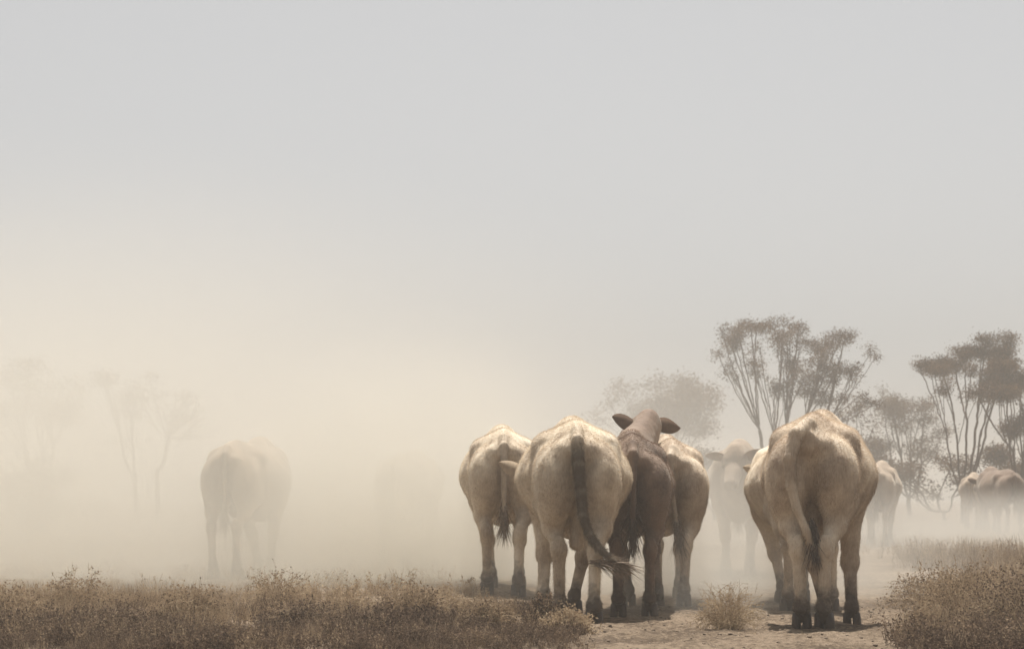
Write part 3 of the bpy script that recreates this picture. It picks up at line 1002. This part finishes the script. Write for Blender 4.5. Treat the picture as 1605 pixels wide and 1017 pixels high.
# clods and pebbles on the track
ico = np.array([(0, 0, 1), (.89, 0, .45), (.28, .85, .45), (-.72, .53, .45), (-.72, -.53, .45), (.28, -.85, .45), (.72, .53, -.45), (-.28, .85, -.45), (-.89, 0, -.45), (-.28, -.85, -.45), (.72, -.53, -.45), (0, 0, -1)])
icf = np.array([(0, 1, 2), (0, 2, 3), (0, 3, 4), (0, 4, 5), (0, 5, 1), (1, 6, 2), (2, 7, 3), (3, 8, 4), (4, 9, 5), (5, 10, 1), (2, 6, 7), (3, 7, 8), (4, 8, 9), (5, 9, 10), (1, 10, 6), (11, 7, 6), (11, 8, 7), (11, 9, 8), (11, 10, 9), (11, 6, 10)])
X, Y, r = candidates(9000, -1.5, 4.5, 9.4, 16, 11, lambda X, Y: .12 + .5 * track_mask(X, Y))
sz = .003 + .012 * r.uniform(0, 1, len(X)) ** 5
V = ico[None] * (1 + r.normal(0, .16, (len(X), 12, 1))) * np.stack([sz * r.uniform(.8, 1.5, len(X)), sz * r.uniform(.8, 1.5, len(X)), sz * .6], -1)[:, None, :]
V = V + np.stack([X, Y, ground_z(X, Y, True) + sz * .2], -1)[:, None, :]
clods = link('soil_clods', mesh_np('soil_clods', V.reshape(-1, 3), (np.arange(len(X))[:, None, None] * 12 + icf[None]).reshape(-1, 3), False, MAT_CLOD))
tag(clods, 'small soil clods and pebbles scattered over the track', None, None, 'stuff')


# single bushes one can point to
def bush(name, px, d, w, h, label, foliage_mat, seed, n_stem=110, leafy=3, leaf=.017, lean=1.1, group='single bushes beside the track'):
    r = np.random.default_rng(seed)
    x = at(px, d)
    z = float(ground_z(x, d)) - .01
    q, st = [], []
    for i in range(n_stem):
        a = r.uniform(0, 2 * np.pi); el = np.arccos(r.uniform(.0, 1))
        tip = np.array([math.cos(a) * math.sin(el) * w, math.sin(a) * math.sin(el) * w, math.cos(el) * h]) * r.uniform(.7, 1.08)
        p = np.array([math.cos(a), math.sin(a), 0]) * r.uniform(0, .25) * w
        k = 4
        prev = p
        for s in range(1, k + 1):
            t = s / k
            c = p * (1 - t) + tip * t + np.array([0, 0, h * .18 * math.sin(t * math.pi)]) + r.normal(0, .012, 3)
            dr = unit(c - prev)
            ww = unit(np.cross(dr, r.normal(0, 1, 3))) * .0018 * (1.2 - .5 * t)
            st.append([prev - ww, prev + ww, c + ww * .8, c - ww * .8])
            for j in range(2):   # side twigs
                b = prev + (c - prev) * r.uniform()
                e = b + unit(dr + r.normal(0, .7, 3)) * w * r.uniform(.12, .3)
                w2 = unit(np.cross(e - b, r.normal(0, 1, 3))) * .0011
                st.append([b - w2, b + w2, e + w2, e - w2])
                for m in range(leafy if s > 1 else 0):
                    cc = b + (e - b) * r.uniform(.2, 1)
                    ax = unit(r.normal(0, 1, 3)) * leaf * r.uniform(.5, 1.3)
                    lw = unit(np.cross(ax, r.normal(0, 1, 3))) * leaf * .34
                    q.append([cc, cc + ax * .5 + lw, cc + ax, cc + ax * .5 - lw])
            prev = c
    root = link(name, None)
    root.location = (x, d, z); root.rotation_euler = (0, 0, r.uniform(0, 6))
    tag(root, label, 'bush', group)
    S_ = np.array(st).reshape(-1, 3)
    link('stems', mesh_np('stems', S_, np.arange(len(S_)).reshape(-1, 4), False, MAT_DRY), root)
    if q:
        Q_ = np.array(q).reshape(-1, 3)
        link('foliage', mesh_np('foliage', Q_, np.arange(len(Q_)).reshape(-1, 4), False, foliage_mat), root)
    return root


bush('dry_bush', 1140, 12.0, .24, .31, 'pale round dry bush alone on the track left of the right-hand cow', MAT_DRY, 1, 190, 2, .010)
bush('bush', 1512, 12.9, .42, .44, 'left one of the big brown bushes at the right edge of the track', MAT_PLANT, 2, 200, 4)
bush('bush', 1592, 11.9, .36, .42, 'dark bush cut by the right edge, nearest of the right-hand bushes', MAT_DARKPLANT, 3, 190, 4)
bush('bush', 1545, 15.0, .5, .42, 'brown bush behind the right-hand pair, half faded by dust', MAT_PLANT, 4, 180, 4)
bush('bush', 640, 12.6, .32, .27, 'rounded brown bush standing highest in the left growth, before the dust wall', MAT_PLANT, 5, 190, 4)
bush('bush', 848, 12.3, .14, .22, 'small dark upright bush at the hooves of the middle cow', MAT_DARKPLANT, 6, 90, 4)
bush('bush', 300, 12.9, .30, .24, 'low rounded brown bush below the lone left cow', MAT_PLANT, 7, 170, 3)
bush('bush', 185, 11.3, .26, .20, 'very dark low bush near the bottom left corner', MAT_DARKPLANT, 8, 160, 4)
bush('bush', 480, 11.9, .24, .20, 'dark low bush between the lone left cow and the rounded bush', MAT_DARKPLANT, 9, 150, 4)
bush('bush', 765, 11.8, .22, .20, 'brown low bush left of the small upright bush by the hooves', MAT_PLANT, 10, 150, 4)
bush('bush', 890, 11.5, .18, .17, 'pale low bush at the edge of the bare track, below the middle cow', MAT_DRY, 11, 130, 3)
bush('bush', 1462, 15.8, .45, .36, 'faded bush right of the track, leftmost and farthest of that group', MAT_PLANT, 12, 150, 4)
bush('bush', 120, 14.0, .30, .30, 'faded twiggy bush at the back of the growth near the left edge', MAT_PLANT, 21, 110, 2)
bush('bush', 430, 14.6, .32, .30, 'faded twiggy bush just below and right of the lone left cow', MAT_PLANT, 22, 110, 2)
bush('bush', 545, 13.6, .26, .25, 'thin twiggy bush left of the tallest rounded bush', MAT_DRY, 23, 90, 2)
bush('bush', 20, 12.6, .30, .27, 'brown bush cut by the left edge of the picture', MAT_PLANT, 24, 140, 3)
bush('bush', 700, 13.4, .24, .20, 'thin pale bush between the tallest rounded bush and the bunch', MAT_DRY, 25, 90, 2)
print('plants', round(time.time() - T0, 1))

# ------------------------------------------------------------------ air: even haze and the dust raised by the hooves
def box_mesh(name, lo, hi):
    V = np.array([(x, y, z) for z in (lo[2], hi[2]) for y in (lo[1], hi[1]) for x in (lo[0], hi[0])])
    Q = np.array([(0, 2, 3, 1), (4, 5, 7, 6), (0, 1, 5, 4), (2, 6, 7, 3), (0, 4, 6, 2), (1, 3, 7, 5)])
    return mesh_np(name, V, Q)


def haze_material():
    m, n, l = new_mat('haze_air')
    n.remove(n['Principled BSDF'])
    v = n.new('ShaderNodeVolumePrincipled')
    v.inputs['Color'].default_value = (0.88, 0.85, 0.79, 1)
    v.inputs['Density'].default_value = 0.0052
    v.inputs['Anisotropy'].default_value = 0.6
    l.new(v.outputs[0], n['Material Output'].inputs['Volume'])
    return m


haze = link('haze', box_mesh('haze', (-440, -60, -1.6), (440, 500, 9.5)))
haze.data.materials.append(haze_material())
tag(haze, 'thin even dust haze filling the air over the paddock', None, None, 'stuff')


def dust_cloud(c, r, density, label, seed=0.0, power=1.2, nscale=1.6):
    """a drifting cloud of raised dust: ellipsoid volume, thin at its edge, uneven inside"""
    import bmesh
    bm = bmesh.new()
    bmesh.ops.create_icosphere(bm, subdivisions=3, radius=1.0)
    me = bpy.data.meshes.new('dust_cloud'); bm.to_mesh(me); bm.free()
    m, n, l = new_mat('raised_dust')
    n.remove(n['Principled BSDF'])
    tc = n.new('ShaderNodeTexCoord')
    ln = n.new('ShaderNodeVectorMath'); ln.operation = 'LENGTH'
    l.new(tc.outputs['Object'], ln.inputs[0])
    fall = n.new('ShaderNodeMapRange'); fall.interpolation_type = 'SMOOTHSTEP'
    fall.inputs['From Min'].default_value = 0.97; fall.inputs['From Max'].default_value = 0.15
    l.new(ln.outputs['Value'], fall.inputs['Value'])
    mp = n.new('ShaderNodeMapping'); mp.inputs['Location'].default_value = (seed, seed * .7, seed * .3)
    l.new(tc.outputs['Object'], mp.inputs['Vector'])
    nz = noise(n, l, mp.outputs[0], nscale, 2, 0.5)
    nr = n.new('ShaderNodeMapRange'); nr.inputs['From Min'].default_value = .3; nr.inputs['From Max'].default_value = .7
    nr.inputs['To Min'].default_value = .45; nr.inputs['To Max'].default_value = 1.4
    l.new(nz.outputs['Fac'], nr.inputs['Value'])
    mu = n.new('ShaderNodeMath'); mu.operation = 'MULTIPLY'
    l.new(fall.outputs[0], mu.inputs[0]); l.new(nr.outputs[0], mu.inputs[1])
    m2 = n.new('ShaderNodeMath'); m2.operation = 'MULTIPLY'; m2.inputs[1].default_value = density
    l.new(mu.outputs[0], m2.inputs[0])
    v = n.new('ShaderNodeVolumePrincipled')
    v.inputs['Color'].default_value = (0.865, 0.84, 0.78, 1)
    v.inputs['Anisotropy'].default_value = 0.6
    l.new(m2.outputs[0], v.inputs['Density'])
    l.new(v.outputs[0], n['Material Output'].inputs['Volume'])
    me.materials.append(m)
    o = link('dust_cloud', me)
    o.location = c; o.scale = r
    tag(o, label, None, 'dust raised by the cattle', 'stuff')
    return o


dust_cloud((-6.5, 20.0, .5), (12.0, 5.6, 4.6), .36, 'wide bank of dust hiding everything on the left', 0.0)
dust_cloud((-3.0, 18.0, .0), (3.8, 3.2, 1.4), .26, 'low dust rolling over the grass at the feet of the lone cow', 2.0)
dust_cloud((-1.0, 19.4, .7), (2.5, 2.6, 2.3), .66, 'thick dust around the barely visible cow', 3.0)
dust_cloud((1.8, 18.7, .0), (3.6, 2.8, 1.7), .55, 'bright dust low between the middle bunch and the right-hand cow', 6.0)
dust_cloud((8.5, 32.5, .0), (7.5, 8.5, 1.25), .26, 'low dust drifting across the grass at the right', 9.0)
dust_cloud((1.3, 15.6, .0), (2.4, 1.7, .8), .18, 'thin dust curling round the hooves of the middle bunch', 12.0)
dust_cloud((-13.5, 35.0, .6), (13.5, 8.0, 5.0), .10, 'far veil of dust over the faint trees at the left', 15.0)
print('done', round(time.time() - T0, 1))
